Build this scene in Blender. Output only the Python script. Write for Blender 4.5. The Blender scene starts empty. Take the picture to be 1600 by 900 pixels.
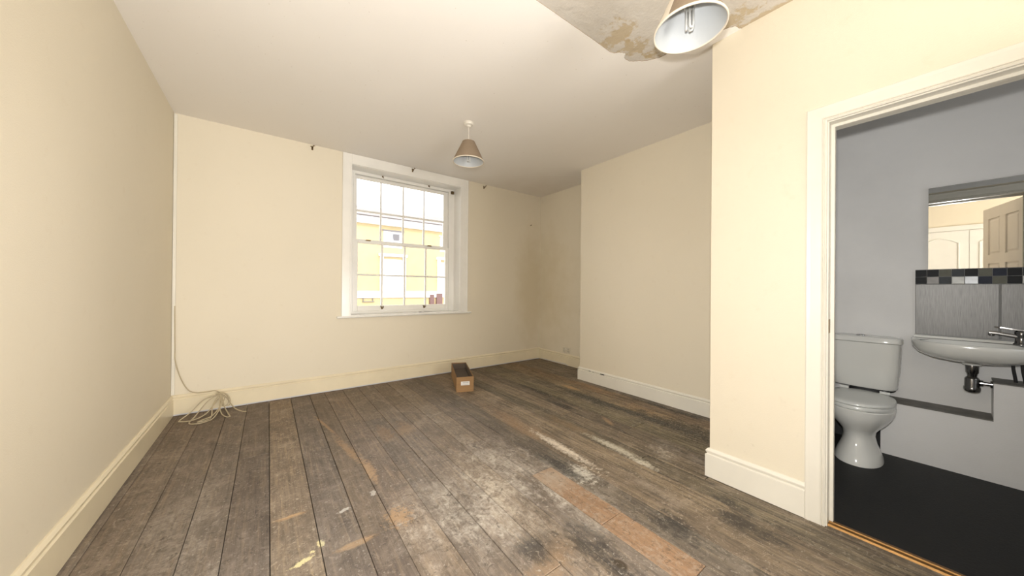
import bpy, bmesh, math, random
from mathutils import Vector, Matrix
random.seed(7)
PI = math.pi
C = bpy.context.scene.collection

# ------------------------------------------------------------------ camera, world, lights, exposure
cd = bpy.data.cameras.new('camera'); cam = bpy.data.objects.new('camera', cd); C.objects.link(cam)
cd.sensor_width = 36; cd.lens = 512.3 / 1600 * 36; cd.clip_start = 0.01
F = Vector((0.59649, 0.80262, 0.00287)); R = Vector((0.80258, -0.59649, 0.00862)); U = R.cross(F)
cam.matrix_world = Matrix(((R.x, U.x, -F.x, 0), (R.y, U.y, -F.y, 0), (R.z, U.z, -F.z, 1.18), (0, 0, 0, 1)))
bpy.context.scene.camera = cam

w = bpy.data.worlds.new('sky'); bpy.context.scene.world = w; w.use_nodes = True
w.node_tree.nodes['Background'].inputs[0].default_value = (0.93, 0.96, 1.0, 1)
w.node_tree.nodes['Background'].inputs[1].default_value = 4.4

def light(name, kind, energy, loc, rot=(0, 0, 0), color=(1, 1, 1), **kw):
    l = bpy.data.lights.new(name, kind); l.energy = energy; l.color = color
    for k, v in kw.items(): setattr(l, k, v)
    o = bpy.data.objects.new(name, l); o.location = loc; o.rotation_euler = rot; C.objects.link(o); return o
sun = light('sun', 'SUN', 2.2, (0, -5, 12), (math.radians(50), 0, math.radians(18)), (1.0, .96, .88), angle=math.radians(1))
flash = light('camera_flash', 'SPOT', 160, (0.0, 0.0, 1.31), color=(1, .985, .96), shadow_soft_size=.03, spot_size=math.radians(150), spot_blend=.6)
flash.rotation_euler = F.to_track_quat('-Z', 'Y').to_euler()
light('rear_fill_light', 'AREA', 200, (1.40, -3.2, 1.05), (math.radians(122), 0, math.radians(-3)), (1, .98, .95), shape='RECTANGLE', size=1.5, size_y=2.1)  # added soft fill behind the camera, out of view; no window is built there
light('bathroom_fill_light', 'AREA', 3.6, (3.1, -1.27, 1.55), (PI / 2, 0, 0), (.95, .97, 1), shape='RECTANGLE', size=.7, size_y=.9)  # added fill that brightens the bathroom from out of view

vs = bpy.context.scene.view_settings
vs.view_transform = 'Standard'; vs.look = 'None'; vs.gamma = 1; vs.use_curve_mapping = False; vs.exposure = 0.2

# ------------------------------------------------------------------ dimensions
XL, YW, H, XA, XC, YC, XD, YD = -0.699, 4.217, 2.750, 3.733, 3.297, 2.927, 2.263, 0.921
YB = -3.4; BX0, BX1, BY0, BY1 = 2.41, 3.827, -1.3, 0.80; BT = 0.02

# ------------------------------------------------------------------ materials
class N:
    def __init__(s, name):
        s.m = bpy.data.materials.new(name); s.m.use_nodes = True; s.t = s.m.node_tree
        s.b = s.t.nodes['Principled BSDF']
        g = s.t.nodes.new('ShaderNodeNewGeometry'); s.pos = g.outputs['Position']
    def new(s, k, **kw):
        n = s.t.nodes.new(k)
        for a, v in kw.items(): setattr(n, a, v)
        return n
    def link(s, a, b): s.t.links.new(a, b)
    def inp(s, n, i, v):
        if hasattr(v, 'is_linked') or isinstance(v, bpy.types.NodeSocket): s.link(v, n.inputs[i])
        else: n.inputs[i].default_value = v
    def math(s, op, a, b=0.5, clamp=False):
        n = s.new('ShaderNodeMath', operation=op, use_clamp=clamp); s.inp(n, 0, a); s.inp(n, 1, b); return n.outputs[0]
    def map(s, v, loc=(0, 0, 0), rot=(0, 0, 0), sc=(1, 1, 1), kind='POINT'):
        n = s.new('ShaderNodeMapping', vector_type=kind); s.link(v, n.inputs[0])
        n.inputs['Location'].default_value = loc; n.inputs['Rotation'].default_value = rot; n.inputs['Scale'].default_value = sc
        return n.outputs[0]
    def noise(s, v, scale, detail=4, rough=.55, dist=0):
        n = s.new('ShaderNodeTexNoise'); s.link(v, n.inputs['Vector'])
        n.inputs['Scale'].default_value = scale; n.inputs['Detail'].default_value = detail
        n.inputs['Roughness'].default_value = rough; n.inputs['Distortion'].default_value = dist
        return n.outputs[0]
    def ramp(s, v, a, b, lo=0., hi=1.):
        n = s.new('ShaderNodeMapRange'); s.link(v, n.inputs[0])
        for i, x in enumerate((a, b, lo, hi)): n.inputs[i + 1].default_value = x
        return n.outputs[0]
    def mix(s, f, a, b, blend='MIX'):
        n = s.new('ShaderNodeMix', data_type='RGBA', blend_type=blend)
        s.inp(n, 0, f)
        for i, v in ((6, a), (7, b)):
            if isinstance(v, bpy.types.NodeSocket): s.link(v, n.inputs[i])
            else: n.inputs[i].default_value = (*v, 1) if len(v) == 3 else v
        return n.outputs[2]
    def spot(s, v, wob, c, r, rot=0, inner=.5, amp=.6):
        n = s.map(v, (c[0], c[1], 0), (0, 0, math.radians(rot)), (r[0], r[1], 1000), 'TEXTURE')
        l = s.new('ShaderNodeVectorMath', operation='LENGTH'); s.link(n, l.inputs[0])
        d = s.math('ADD', l.outputs['Value'], s.math('MULTIPLY', s.math('SUBTRACT', wob, .5), amp * 5))
        return s.ramp(d, 1.0, inner)
    def bump(s, h, strength=.3, dist=.01):
        n = s.new('ShaderNodeBump'); n.inputs['Strength'].default_value = strength; n.inputs['Distance'].default_value = dist
        s.link(h, n.inputs['Height']); s.link(n.outputs[0], s.b.inputs['Normal'])
    def done(s, col=None, rough=.6, metal=0, **kw):
        if col is not None:
            if isinstance(col, bpy.types.NodeSocket): s.link(col, s.b.inputs['Base Color'])
            else: s.b.inputs['Base Color'].default_value = (*col, 1)
        if isinstance(rough, bpy.types.NodeSocket): s.link(rough, s.b.inputs['Roughness'])
        else: s.b.inputs['Roughness'].default_value = rough
        s.b.inputs['Metallic'].default_value = metal
        for k, v in kw.items(): s.b.inputs[k].default_value = v
        return s.m

def paint(name, col, rough=.6, var=.05, scale=2.5, bump=.12, bscale=220, metal=0, tint=None, **kw):
    n = N(name); a = n.noise(n.pos, scale, 5)
    c2 = tint if tint else tuple(x * (1 - var * 2) for x in col)
    c = n.mix(n.ramp(a, .35, .7), col, c2)
    if bump: n.bump(n.noise(n.pos, bscale, 2), bump, .004)
    return n.done(c, rough, metal, **kw)

CREAM = (.755, .685, .55)
def wall_mat():
    n = N('cream_emulsion'); P = n.pos
    a = n.noise(P, 1.3, 4); f = n.noise(P, 14, 4); wob = n.noise(P, 5, 4)
    c = n.mix(n.ramp(a, .35, .7, 0, .5), CREAM, (.715, .65, .515))
    c = n.mix(n.math('MULTIPLY', n.ramp(f, .62, .8), .12), c, (.55, .42, .26))
    # damp discolouring beside the alcove corner: height is z
    m = n.map(P, (3.55, 4.2, 1.15), (0, 0, 0), (.36, .9, 1.15), 'TEXTURE')
    l = n.new('ShaderNodeVectorMath', operation='LENGTH'); n.link(m, l.inputs[0])
    d = n.math('ADD', l.outputs['Value'], n.math('MULTIPLY', n.math('SUBTRACT', wob, .5), .9))
    c = n.mix(n.ramp(d, 1.15, .35, 0, .45), c, (.57, .475, .29))
    # scuffs low on the walls
    sep = n.new('ShaderNodeSeparateXYZ'); n.link(P, sep.inputs[0])
    sc = n.noise(n.map(P, sc=(9, 9, 9)), 1.4, 6, .6)
    low = n.ramp(sep.outputs[2], .75, .2)
    c = n.mix(n.math('MULTIPLY', n.math('MULTIPLY', n.ramp(sc, .66, .74), low), .22), c, (.35, .27, .17))
    n.bump(n.noise(P, 170, 3), .16, .004)
    return n.done(c, .62)
M = {}
M['wall'] = wall_mat()
M['trim'] = paint('cream_gloss_paint', (.80, .71, .52), .28, .04, 4, .05, 60)
M['white_gloss'] = paint('white_gloss_paint', (.78, .745, .655), .36, .03, 4, .05, 60)
M['window_white'] = paint('white_window_gloss', (.86, .84, .79), .22, .03, 4, .05, 60)
M['ridge'] = paint('dull_white_paint', (.62, .62, .64), .5, .05)
M['bath_wall'] = paint('grey_white_emulsion', (.76, .75, .73), .6, .05, 2, .15, 150)
M['bath_door_dark'] = paint('dark_ceiling_paint', (.30, .28, .25), .8)
M['vinyl'] = paint('black_vinyl', (.006, .006, .006), .65, .1, 5, .3, 90)
M['ceramic'] = paint('white_ceramic', (.74, .74, .70), .12, .01, 3, 0)
M['lid'] = paint('seat_plastic', (.68, .69, .66), .22, .01, 3, 0)
M['chrome'] = paint('chrome', (.62, .62, .62), .13, .02, 3, 0, metal=1)
M['old_chrome'] = paint('dulled_chrome', (.24, .235, .23), .22, .1, 30, 0, metal=1)
M['brass'] = paint('brass_strip', (.36, .20, .075), .45, .12, 20, .1, 60, metal=1)
M['hook'] = paint('tarnished_brass', (.20, .14, .07), .4, .1, 30, 0, metal=1)
M['rubber'] = paint('black_rubber', (.02, .02, .02), .5)
M['cord'] = paint('cream_cable_sheath', (.50, .42, .28), .5, .05, 20, 0)
M['socket'] = paint('ivory_plastic', (.66, .60, .48), .35, .02, 9, 0)
M['socket_dark'] = paint('socket_slots', (.2, .18, .15), .5)
M['white_label'] = paint('paper_label', (.82, .8, .78), .6)
M['ink'] = paint('label_ink', (.25, .23, .22), .7)
M['dark'] = paint('underfloor_dark', (.015, .012, .01), .95)
M['shade_in'] = paint('shade_lining', (.52, .54, .55), .5, .01)
M['white_plastic'] = paint('white_plastic', (.74, .70, .62), .3, .01)
M['tube'] = paint('lamp_tube_glass', (.62, .62, .60), .12, .01)
M['bath_tile_gap'] = paint('grout', (.30, .30, .29), .8)

def cardboard():
    n = N('cardboard'); a = n.noise(n.map(n.pos, sc=(3, 3, 60)), 2, 3)
    return n.done(n.mix(n.ramp(a, .3, .7), (.36, .21, .09), (.28, .16, .07)), .8)
M['card'] = cardboard()
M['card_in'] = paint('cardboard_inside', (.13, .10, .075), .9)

def shade_mat():
    n = N('shade_fabric'); a = n.noise(n.map(n.pos, sc=(90, 90, 400)), 1, 3)
    c = n.mix(n.ramp(a, .3, .7), (.27, .205, .14), (.23, .17, .115))
    n.b.inputs['Transmission Weight'].default_value = 0
    n.bump(a, .2, .002)
    return n.done(c, .75)
M['shade'] = shade_mat()
M['shade_band'] = paint('cream_fabric', (.78, .70, .58), .7)

def ceiling_mat():
    n = N('ceiling_paint'); a = n.noise(n.pos, 1.1, 5); wob = n.noise(n.pos, 4, 5)
    c = n.mix(n.ramp(a, .35, .7, 0, .5), (.87, .83, .775), (.85, .80, .74))
    # brown damp shade at the alcove corner
    c = n.mix(n.math('MULTIPLY', n.spot(n.pos, wob, (3.6, 3.9), (1.0, .75), 0, .2, .2), .18), c, (.50, .38, .25))
    f = n.noise(n.pos, 55, 2, .5)
    c = n.mix(n.ramp(f, .745, .77, 0, .5), c, (.45, .36, .27))
    n.bump(n.noise(n.pos, 160, 3), .12, .004)
    return n.done(c, .75)
M['ceiling'] = ceiling_mat()
def plaster_mat():
    n = N('bare_plaster'); wob = n.noise(n.pos, 16, 6, .65); a = n.noise(n.pos, 3, 6, .65); f = n.noise(n.pos, 60, 4, .7)
    c = n.mix(n.ramp(a, .3, .7), (.60, .56, .50), (.52, .47, .40))
    c = n.mix(n.ramp(f, .55, .75, 0, .3), c, (.70, .67, .61))
    for cc, r in (((1.72, 1.24), (.10, .12)), ((1.90, 1.24), (.12, .08)), ((2.15, .80), (.07, .16)), ((2.05, 1.12), (.07, .1)), ((2.26, .60), (.04, .5))):
        c = n.mix(n.math('MULTIPLY', n.spot(n.pos, wob, cc, r, 0, .6, .9), .75), c, (.44, .34, .20))
    n.bump(wob, .6, .012)
    return n.done(c, .85)
M['plaster'] = plaster_mat()

def floor_mat(name, fresh=False):
    n = N(name); P = n.pos
    oi = n.new('ShaderNodeObjectInfo').outputs['Random']
    off = n.new('ShaderNodeCombineXYZ'); n.link(n.math('MULTIPLY', oi, 31.7), off.inputs[2])
    addv = n.new('ShaderNodeVectorMath', operation='ADD'); n.link(P, addv.inputs[0]); n.link(off.outputs[0], addv.inputs[1])
    PP = addv.outputs[0]
    grain = n.noise(n.map(PP, sc=(34, 1.6, 1)), 1.6, 7, .62, .4)
    fine = n.noise(n.map(PP, sc=(150, 7, 1)), 1.3, 4, .6)
    big = n.noise(P, 1.7, 5, .6); mid = n.noise(P, 7, 8, .72, 1.0); dust = n.noise(P, 24, 8, .72, 1.0)
    wob = n.math('ADD', n.math('MULTIPLY', n.noise(n.map(P, sc=(1, .5, 1)), 8, 7, .65), .55), n.math('MULTIPLY', n.noise(n.map(P, sc=(1, .4, 1)), 45, 6, .75), .45))
    wobf = n.noise(P, 38, 5, .7)
    if fresh:
        c = n.mix(n.ramp(grain, .3, .7), (.36, .22, .125), (.22, .135, .08))
        c = n.mix(n.ramp(mid, .5, .75, 0, .7), c, (.24, .18, .13))
        c = n.mix(n.ramp(dust, .50, .66, 0, .5), c, (.44, .36, .28))
        c = n.mix(n.math('MULTIPLY', n.spot(P, wob, (1.43, 1.52), (.2, .2), 0, .1, .5), .6), c, (.44, .37, .29))
        c = n.mix(n.ramp(wobf, .42, .34, 0, .6), c, (.12, .08, .05))
    else:
        c = n.mix(n.ramp(big, .3, .7), (.150, .116, .088), (.215, .175, .14))
        # sooty right-hand half of the room
        sep = n.new('ShaderNodeSeparateXYZ'); n.link(P, sep.inputs[0])
        right = n.ramp(n.math('ADD', sep.outputs[0], n.math('MULTIPLY', n.math('SUBTRACT', mid, .5), 1.2)), 1.35, 2.0)
        c = n.mix(n.math('MULTIPLY', right, .6), c, (.140, .112, .078))
        c = n.mix(n.math('MULTIPLY', n.ramp(oi, .55, 1.0), .35), c, (.26, .20, .125))
        c = n.mix(n.math('MULTIPLY', n.ramp(mid, .45, .75), .55), c, (.28, .23, .185))
        c = n.mix(n.math('MULTIPLY', n.ramp(mid, .48, .26), .65), c, (.10, .076, .058))
        # grain streaks
        c = n.mix(n.ramp(grain, .52, .68, 0, .55), c, (.36, .28, .19))
        c = n.mix(n.ramp(grain, .47, .30, 0, .6), c, (.085, .066, .050))
        c = n.mix(n.math('MULTIPLY', right, n.ramp(grain, .50, .60, 0, .6)), c, (.30, .245, .165))
        c = n.mix(n.math('MULTIPLY', right, n.ramp(grain, .46, .38, 0, .6)), c, (.055, .045, .035))
        c = n.mix(n.ramp(fine, .5, .3, 0, .45), c, (.09, .07, .054))
        # lower strip next to the window wall is bare of dust and browner
        c = n.mix(n.ramp(sep.outputs[1], 3.0, 4.1, 0, .45), c, (.15, .10, .055))
        sm = n.noise(n.map(P, sc=(1, 1, 1), rot=(0, 0, .5)), 3.2, 8, .72, 1.5)
        c = n.mix(n.ramp(sm, .52, .66, 0, .42), c, (.40, .335, .27))
        c = n.mix(n.ramp(sm, .47, .36, 0, .45), c, (.10, .078, .060))
        def blot(lst, col, k, ff=wob):
            nonlocal c
            for cc, r, rot, inn, amp in lst:
                c = n.mix(n.math('MULTIPLY', n.spot(P, ff, cc, r, rot, inn, amp), k), c, col)
        # reddish-brown worn patches
        blot([((.93, 2.75), (.10, .16), 0, .4, .8), ((.76, 2.75), (.07, .2), 0, .4, .8), ((1.75, 2.25), (.12, .6), 0, .3, .8),
              ((.97, 1.02), (.22, .12), 20, .3, 1.0), ((2.1, 2.0), (.08, .4), 0, .3, .8), ((3.15, 2.6), (.10, .34), 0, .3, 1.),
              ((2.95, 1.75), (.12, .45), 0, .3, 1.)], (.29, .195, .115), .6)
        # grey-white plaster dust
        dm = n.ramp(dust, .36, .66)
        for cc, r, rot, k in (((.98, 1.50), (.42, .36), -20, .85), ((1.25, 1.85), (.26, .45), 0, .80), ((1.5, 1.62), (.16, .22), 0, .6), ((.75, 1.75), (.2, .25), 0, .45), ((1.40, 1.25), (.14, .34), 0, .75),
                         ((.62, 1.45), (.16, .22), 0, .5), ((-.35, 2.2), (.20, .8), 0, .38), ((-.15, 1.7), (.5, .3), 0, .25), ((1.85, 1.1), (.1, .3), 0, .3), ((2.35, 1.25), (.20, .13), 20, .7),
                         ((2.42, 1.05), (.1, .2), 0, .6), ((2.3, 3.2), (.7, .4), 0, .15)):
            m = n.math('MULTIPLY', n.spot(P, wob, cc, r, rot, .1, 1.0), dm)
            c = n.mix(n.math('MULTIPLY', m, k), c, (.62, .56, .48))
        # pale scraped streaks along the boards
        blot([((1.765, 1.75), (.045, .42), -2, .3, .5), ((2.09, 1.52), (.045, .32), -1, .3, .5), ((2.06, 1.27), (.03, .14), 0, .3, .5), ((1.62, 1.42), (.10, .12), 0, .2, 1.)], (.70, .64, .55), .95, wobf)
        # dark bitumen stains
        blot([((2.80, 2.25), (.085, .62), 0, .55, 1.), ((2.88, 1.45), (.15, .50), 0, .55, 1.), ((2.52, 2.8), (.06, .55), 2, .3, .7), ((2.40, 2.4), (.05, .25), 0, .3, .8),
              ((1.58, 1.62), (.06, .26), 0, .35, .9), ((.98, 1.13), (.12, .10), 10, .3, 1.), ((1.20, .95), (.10, .26), 0, .3, 1.), ((1.95, .62), (.08, .2), 0, .2, 1.), ((2.08, .72), (.06, .12), 0, .2, 1.),
              ((1.65, .82), (.10, .22), 0, .2, 1.), ((3.2, 1.7), (.05, .5), 0, .3, 1.2)], (.030, .028, .026), .78)
        # black soot band's white crumbs
        crumbs = n.ramp(n.noise(P, 70, 2, .5), .60, .64)
        c = n.mix(n.math('MULTIPLY', n.math('MULTIPLY', crumbs, n.spot(P, wob, (2.85, 1.8), (.3, 1.1), 0, .6, .6)), .4), c, (.45, .40, .34))
        # light fresh-cut ends and scraped crack
        blot([((.105, 2.030), (.085, .020), 0, .3, .25), ((.335, 1.640), (.10, .026), 0, .6, .15), ((.55, 1.70), (.07, .09), 0, .5, .9),
              ((.475, 2.62), (.035, .30), 8, .4, .5), ((.535, 2.25), (.035, .20), 0, .4, .5), ((.40, 3.2), (.016, .35), 10, .4, .5), ((2.46, 1.85), (.03, .12), -25, .4, .3), ((2.93, 2.75), (.05, .16), 0, .5, .5)], (.43, .29, .165), .8, wobf)
        # spilt paint, cream yellow
        blot([((.125, 1.665), (.050, .016), 15, .7, .5), ((.205, 1.735), (.018, .022), 0, .7, .6), ((.168, 1.705), (.010, .010), 0, .7, .5)], (.66, .60, .36), .95, wobf)
        blot([((.335, 1.925), (.042, .014), 10, .7, .5), ((.495, 1.985), (.02, .026), 0, .7, .9)], (.62, .59, .53), .85, wobf)
        # a knot
        blot([((1.225, .85), (.024, .038), 10, .7, .06)], (.05, .035, .02), .9)
        specks = n.ramp(n.noise(P, 46, 3, .55), .655, .69)
        c = n.mix(n.math('MULTIPLY', specks, .55), c, (.46, .42, .36))
        specks2 = n.ramp(n.noise(n.map(P, loc=(5, 3, 0)), 95, 2, .5), .66, .70)
        c = n.mix(n.math('MULTIPLY', specks2, .40), c, (.45, .41, .35))
    chip = n.ramp(n.noise(n.map(P, sc=(1, 1, 1), rot=(0, 0, .6)), 22, 8, .8, 2.0), .555, .61)
    c = n.mix(n.math('MULTIPLY', chip, .5), c, (.44, .38, .31))
    pit = n.ramp(n.noise(n.map(P, loc=(9, 4, 0)), 26, 8, .8, 1.0), .435, .38)
    c = n.mix(n.math('MULTIPLY', pit, .6), c, (.05, .04, .032))
    c = n.mix(1.0, c, n.new('ShaderNodeObjectInfo').outputs['Color'], 'MULTIPLY')
    h = n.math('ADD', n.math('MULTIPLY', grain, .6), n.math('MULTIPLY', dust, .5))
    n.bump(h, .5, .008)
    return n.done(c, n.ramp(mid, .3, .7, .55, .8))
M['floor'] = floor_mat('old_floorboard'); M['fresh'] = floor_mat('newer_floorboard', True)

def steel_tile():
    n = N('brushed_grey_tile'); a = n.noise(n.map(n.pos, sc=(1, 420, 14)), 1, 4)
    return n.done(n.mix(n.ramp(a, .3, .7), (.12, .118, .112), (.21, .205, .195)), .4, .3)
M['steel'] = steel_tile()
TILE = {k: paint('mosaic_' + k, c, .45, .1, 25, 0, metal=m, **{'Specular IOR Level': .12}) for k, (c, m) in dict(black=((.010, .011, .012), 0), slate=((.05, .055, .06), 0), navy=((.02, .025, .04), 0), olive=((.13, .13, .10), 0), silver=((.42, .42, .40), .3), bright=((.66, .68, .70), .3), grey=((.26, .25, .24), .2)).items()}
m = N('mirror_silver'); M['mirror'] = m.done((.92, .92, .90), .015, 1)
m = N('window_glass'); g = m.new('ShaderNodeBsdfGlass'); g.inputs['IOR'].default_value = 1.0; g.inputs['Color'].default_value = (1, 1, 1, 1)
tr = m.new('ShaderNodeBsdfTransparent'); gl = m.new('ShaderNodeBsdfGlossy'); gl.inputs['Roughness'].default_value = .02
fr = m.new('ShaderNodeFresnel'); fr.inputs[0].default_value = 1.35; mx = m.new('ShaderNodeMixShader')
m.link(fr.outputs[0], mx.inputs[0]); m.link(tr.outputs[0], mx.inputs[1]); m.link(gl.outputs[0], mx.inputs[2])
m.t.nodes.remove(g); m.link(mx.outputs[0], m.t.nodes['Material Output'].inputs['Surface']); M['glass'] = m.m
M['door_paint'] = paint('cream_door_paint', (.92, .85, .76), .4)
M['cupboard'] = paint('white_cupboard_paint', (.80, .79, .74), .35)
M['brick'] = paint('yellow_brick', (.40, .30, .155), .9, .05, 3, .3, 12)
M['stucco'] = paint('white_stucco', (.86, .83, .78), .8)
M['slate_roof'] = paint('pinkish_slates', (.165, .138, .125), .8)
M['asphalt'] = paint('asphalt', (.16, .16, .16), .9)
M['pavement'] = paint('pavement_stone', (.4, .39, .37), .9)
M['dark_pane'] = paint('dark_pane', (.10, .09, .09), .1)
M['pane_far'] = paint('bright_pane', (.62, .63, .66), .15)
M['red_paint'] = paint('red_shop_paint', (.11, .05, .04), .5)

# ------------------------------------------------------------------ mesh helpers
def obj(name, bm, mat, parent=None, smooth=False, loc=None):
    me = bpy.data.meshes.new(name); bmesh.ops.recalc_face_normals(bm, faces=bm.faces[:]); bm.to_mesh(me); bm.free()
    if isinstance(mat, (list, tuple)):
        for x in mat: me.materials.append(x)
    else: me.materials.append(mat)
    if smooth:
        for p in me.polygons: p.use_smooth = True
    o = bpy.data.objects.new(name, me); C.objects.link(o)
    if parent: o.parent = parent
    if loc: o.location = loc
    return o
def smooth_by_angle(o, deg=35):
    me = o.data
    bm = bmesh.new(); bm.from_mesh(me)
    for f in bm.faces: f.smooth = True
    for e in bm.edges:
        if len(e.link_faces) == 2 and e.calc_face_angle(0) > math.radians(deg): e.smooth = False
    bm.to_mesh(me); bm.free(); return o
def box(bm, x0, x1, y0, y1, z0, z1, bev=0):
    b2 = bmesh.new() if bev else bm
    vs_ = [b2.verts.new((x, y, z)) for x in (x0, x1) for y in (y0, y1) for z in (z0, z1)]
    for f in ((0, 1, 3, 2), (4, 6, 7, 5), (0, 4, 5, 1), (2, 3, 7, 6), (0, 2, 6, 4), (1, 5, 7, 3)): b2.faces.new([vs_[i] for i in f])
    if bev:
        bmesh.ops.bevel(b2, geom=b2.edges[:], offset=bev, segments=2, profile=.5, affect='EDGES')
        me = bpy.data.meshes.new('t'); b2.to_mesh(me); b2.free(); bm.from_mesh(me); bpy.data.meshes.remove(me)
    return bm
def B(*boxes, bev=0):
    bm = bmesh.new()
    for b in boxes: box(bm, *b, bev=bev)
    return bm
def prism(bm, prof, a, b, axis):   # profile points (2D) swept along axis from a to b
    def P(t, u, v): return {'x': (t, u, v), 'y': (u, t, v), 'z': (u, v, t)}[axis]
    A = [bm.verts.new(P(a, *q)) for q in prof]; Bv = [bm.verts.new(P(b, *q)) for q in prof]
    n = len(prof)
    for i in range(n): bm.faces.new((A[i], A[(i + 1) % n], Bv[(i + 1) % n], Bv[i]))
    bm.faces.new(A); bm.faces.new(Bv[::-1]); return bm
def loft(bm, rings, cap0=True, cap1=True):
    V = [[bm.verts.new(p) for p in r] for r in rings]; n = len(V[0])
    for a, b in zip(V, V[1:]):
        for i in range(n): bm.faces.new((a[i], a[(i + 1) % n], b[(i + 1) % n], b[i]))
    if cap0: bm.faces.new(V[0])
    if cap1: bm.faces.new(V[-1])
    return bm
def ring(cx, cy, z, a, b, n=40, e=2.0):
    out = []
    for i in range(n):
        t = 2 * PI * i / n; c, s = math.cos(t), math.sin(t)
        out.append((cx + a * math.copysign(abs(c) ** (2 / e), c), cy + b * math.copysign(abs(s) ** (2 / e), s), z))
    return out
def lathe(bm, prof, c=(0, 0), n=40, cap0=False, cap1=False):
    return loft(bm, [ring(c[0], c[1], z, max(r, 1e-4), max(r, 1e-4), n) for r, z in prof], cap0, cap1)
def catmull(pts, k=8):
    P = [Vector(p) for p in pts]; P = [2 * P[0] - P[1]] + P + [2 * P[-1] - P[-2]]; out = []
    for i in range(1, len(P) - 2):
        a, b, c, d = P[i - 1:i + 3]
        for j in range(k):
            t = j / k
            out.append(.5 * ((2 * b) + (c - a) * t + (2 * a - 5 * b + 4 * c - d) * t * t + (3 * b - a - 3 * c + d) * t ** 3))
    out.append(P[-2]); return out
def tube(bm, pts, r, n=8, k=8, curved=True):
    P = catmull(pts, k) if curved else [Vector(p) for p in pts]
    rings = []; up = Vector((0, 0, 1)); T0 = (P[1] - P[0]).normalized()
    if abs(T0.dot(up)) > .9: up = Vector((1, 0, 0))
    nrm = (up - T0 * up.dot(T0)).normalized()
    for i, p in enumerate(P):
        T = (P[min(i + 1, len(P) - 1)] - P[max(i - 1, 0)]).normalized()
        nrm = (nrm - T * nrm.dot(T)).normalized(); bi = T.cross(nrm)
        rr = r[min(int(i * len(r) / len(P)), len(r) - 1)] if isinstance(r, (list, tuple)) else r
        rings.append([p + nrm * rr * math.cos(2 * PI * j / n) + bi * rr * math.sin(2 * PI * j / n) for j in range(n)])
    return loft(bm, rings)
def cyl(bm, p, q, r, n=20): return tube(bm, [p, q], r, n, curved=False)
def struct(name, bm, mat, parent=None, label=None):
    o = obj(name, bm, mat, parent)
    if not parent: o['kind'] = 'structure'
    if label: o['label'] = label
    return o
def tag(o, label, cat, group=None):
    o['label'] = label; o['category'] = cat
    if group: o['group'] = group
    return o
def thing(name, label, cat, loc=(0, 0, 0), rotz=0, group=None):
    o = bpy.data.objects.new(name, None); C.objects.link(o); o.location = loc; o.rotation_euler = (0, 0, rotz)
    return tag(o, label, cat, group)
def sempty(name, label=None):
    o = bpy.data.objects.new(name, None); C.objects.link(o); o['kind'] = 'structure'
    if label: o['label'] = label
    return o

# ------------------------------------------------------------------ room shell
# window opening in the front wall
WX0, WX1, WZ0, WZ1 = .775, 2.195, .845, 2.628
struct('wall_left', B((XL - .15, XL, YB - .15, YW + .35, -.2, H + .2)), M['wall'], label='cream painted wall on the left')
struct('wall_front', B((XL - .0, WX0, YW, YW + .35, -.2, H + .2), (WX1, XA + .15, YW, YW + .35, -.2, H + .2),
                       (WX0, WX1, YW, YW + .35, -.2, WZ0), (WX0, WX1, YW, YW + .35, WZ1, H + .2)), M['wall'], label='cream wall with the sash window')
struct('wall_alcove', B((XA, XA + .15, YC, YW, -.2, H + .2)), M['wall'], label='cream wall at the back of the alcove')
struct('wall_chimney', B((XC, XC + .6, YD - .1, YC, -.2, H + .2)), M['wall'], label='cream chimney breast wall')
DY0, DY1, DZ = -.375, .375, 2.035
struct('wall_doorway', B((XD, BX0, DY1 + .02, YD, -.2, H + .2), (XD, BX0, YB, DY0 - .02, -.2, H + .2), (XD, BX0, DY0 - .02, DY1 + .02, DZ + .02, H + .2),
                         (BX0, XC, BY1, YD, -.2, H + .2)), M['wall'], label='cream wall holding the bathroom doorway')
struct('wall_back', B((XL - .15, XD + .1, YB - .15, YB, -.2, H + .2)), M['wall'])
# painted ceiling with the area of missing paper
def plate(name, outline, z0, z1, mat):
    bm = bmesh.new(); lo = [bm.verts.new((x, y, z0)) for x, y in outline]; hi = [bm.verts.new((x, y, z1)) for x, y in outline]
    n = len(outline)
    for i in range(n): bm.faces.new((lo[i], lo[(i + 1) % n], hi[(i + 1) % n], hi[i]))
    from mathutils.geometry import tessellate_polygon
    for tri in tessellate_polygon([[Vector((x, y, 0)) for x, y in outline]]):
        bm.faces.new([lo[i] for i in tri]); bm.faces.new([hi[i] for i in tri])
    return bm
edge = [(.78, -.55), (.78, 1.358), (1.30, 1.355), (1.62, 1.354), (1.80, 1.360)]
key = [(1.800, 1.360), (1.835, 1.345), (1.862, 1.315), (1.883, 1.304), (1.905, 1.322), (1.945, 1.338), (1.975, 1.333), (2.000, 1.315), (2.022, 1.290), (2.050, 1.275), (2.075, 1.24), (2.105, 1.188), (2.120, 1.10), (2.135, 1.02), (2.165, .93), (2.178, .86), (2.195, .80), (2.215, .775), (2.240, .770), (2.262, .758)]
rag = []
for a, b in zip(key, key[1:]):
    for k in range(3):
        t = k / 3; rag.append((a[0] + (b[0] - a[0]) * t + random.uniform(-.004, .004), a[1] + (b[1] - a[1]) * t + random.uniform(-.004, .004)))
outline = [(XL, YB), (2.262, YB), (2.262, -.55)] + edge[:4] + rag + [(2.262, .758), (2.262, YD), (XC, YD), (XC, YC), (XA, YC), (XA, YW), (XL, YW)]
M['edge_shadow'] = paint('shadowed_paper_edge', (.34, .27, .19), .9)  # dark brown stands in for the shadow line along the lining's torn edge
ceil = obj('ceiling', plate('c', outline, H, H + .014, M['ceiling']), (M['ceiling'], M['edge_shadow']))
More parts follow.
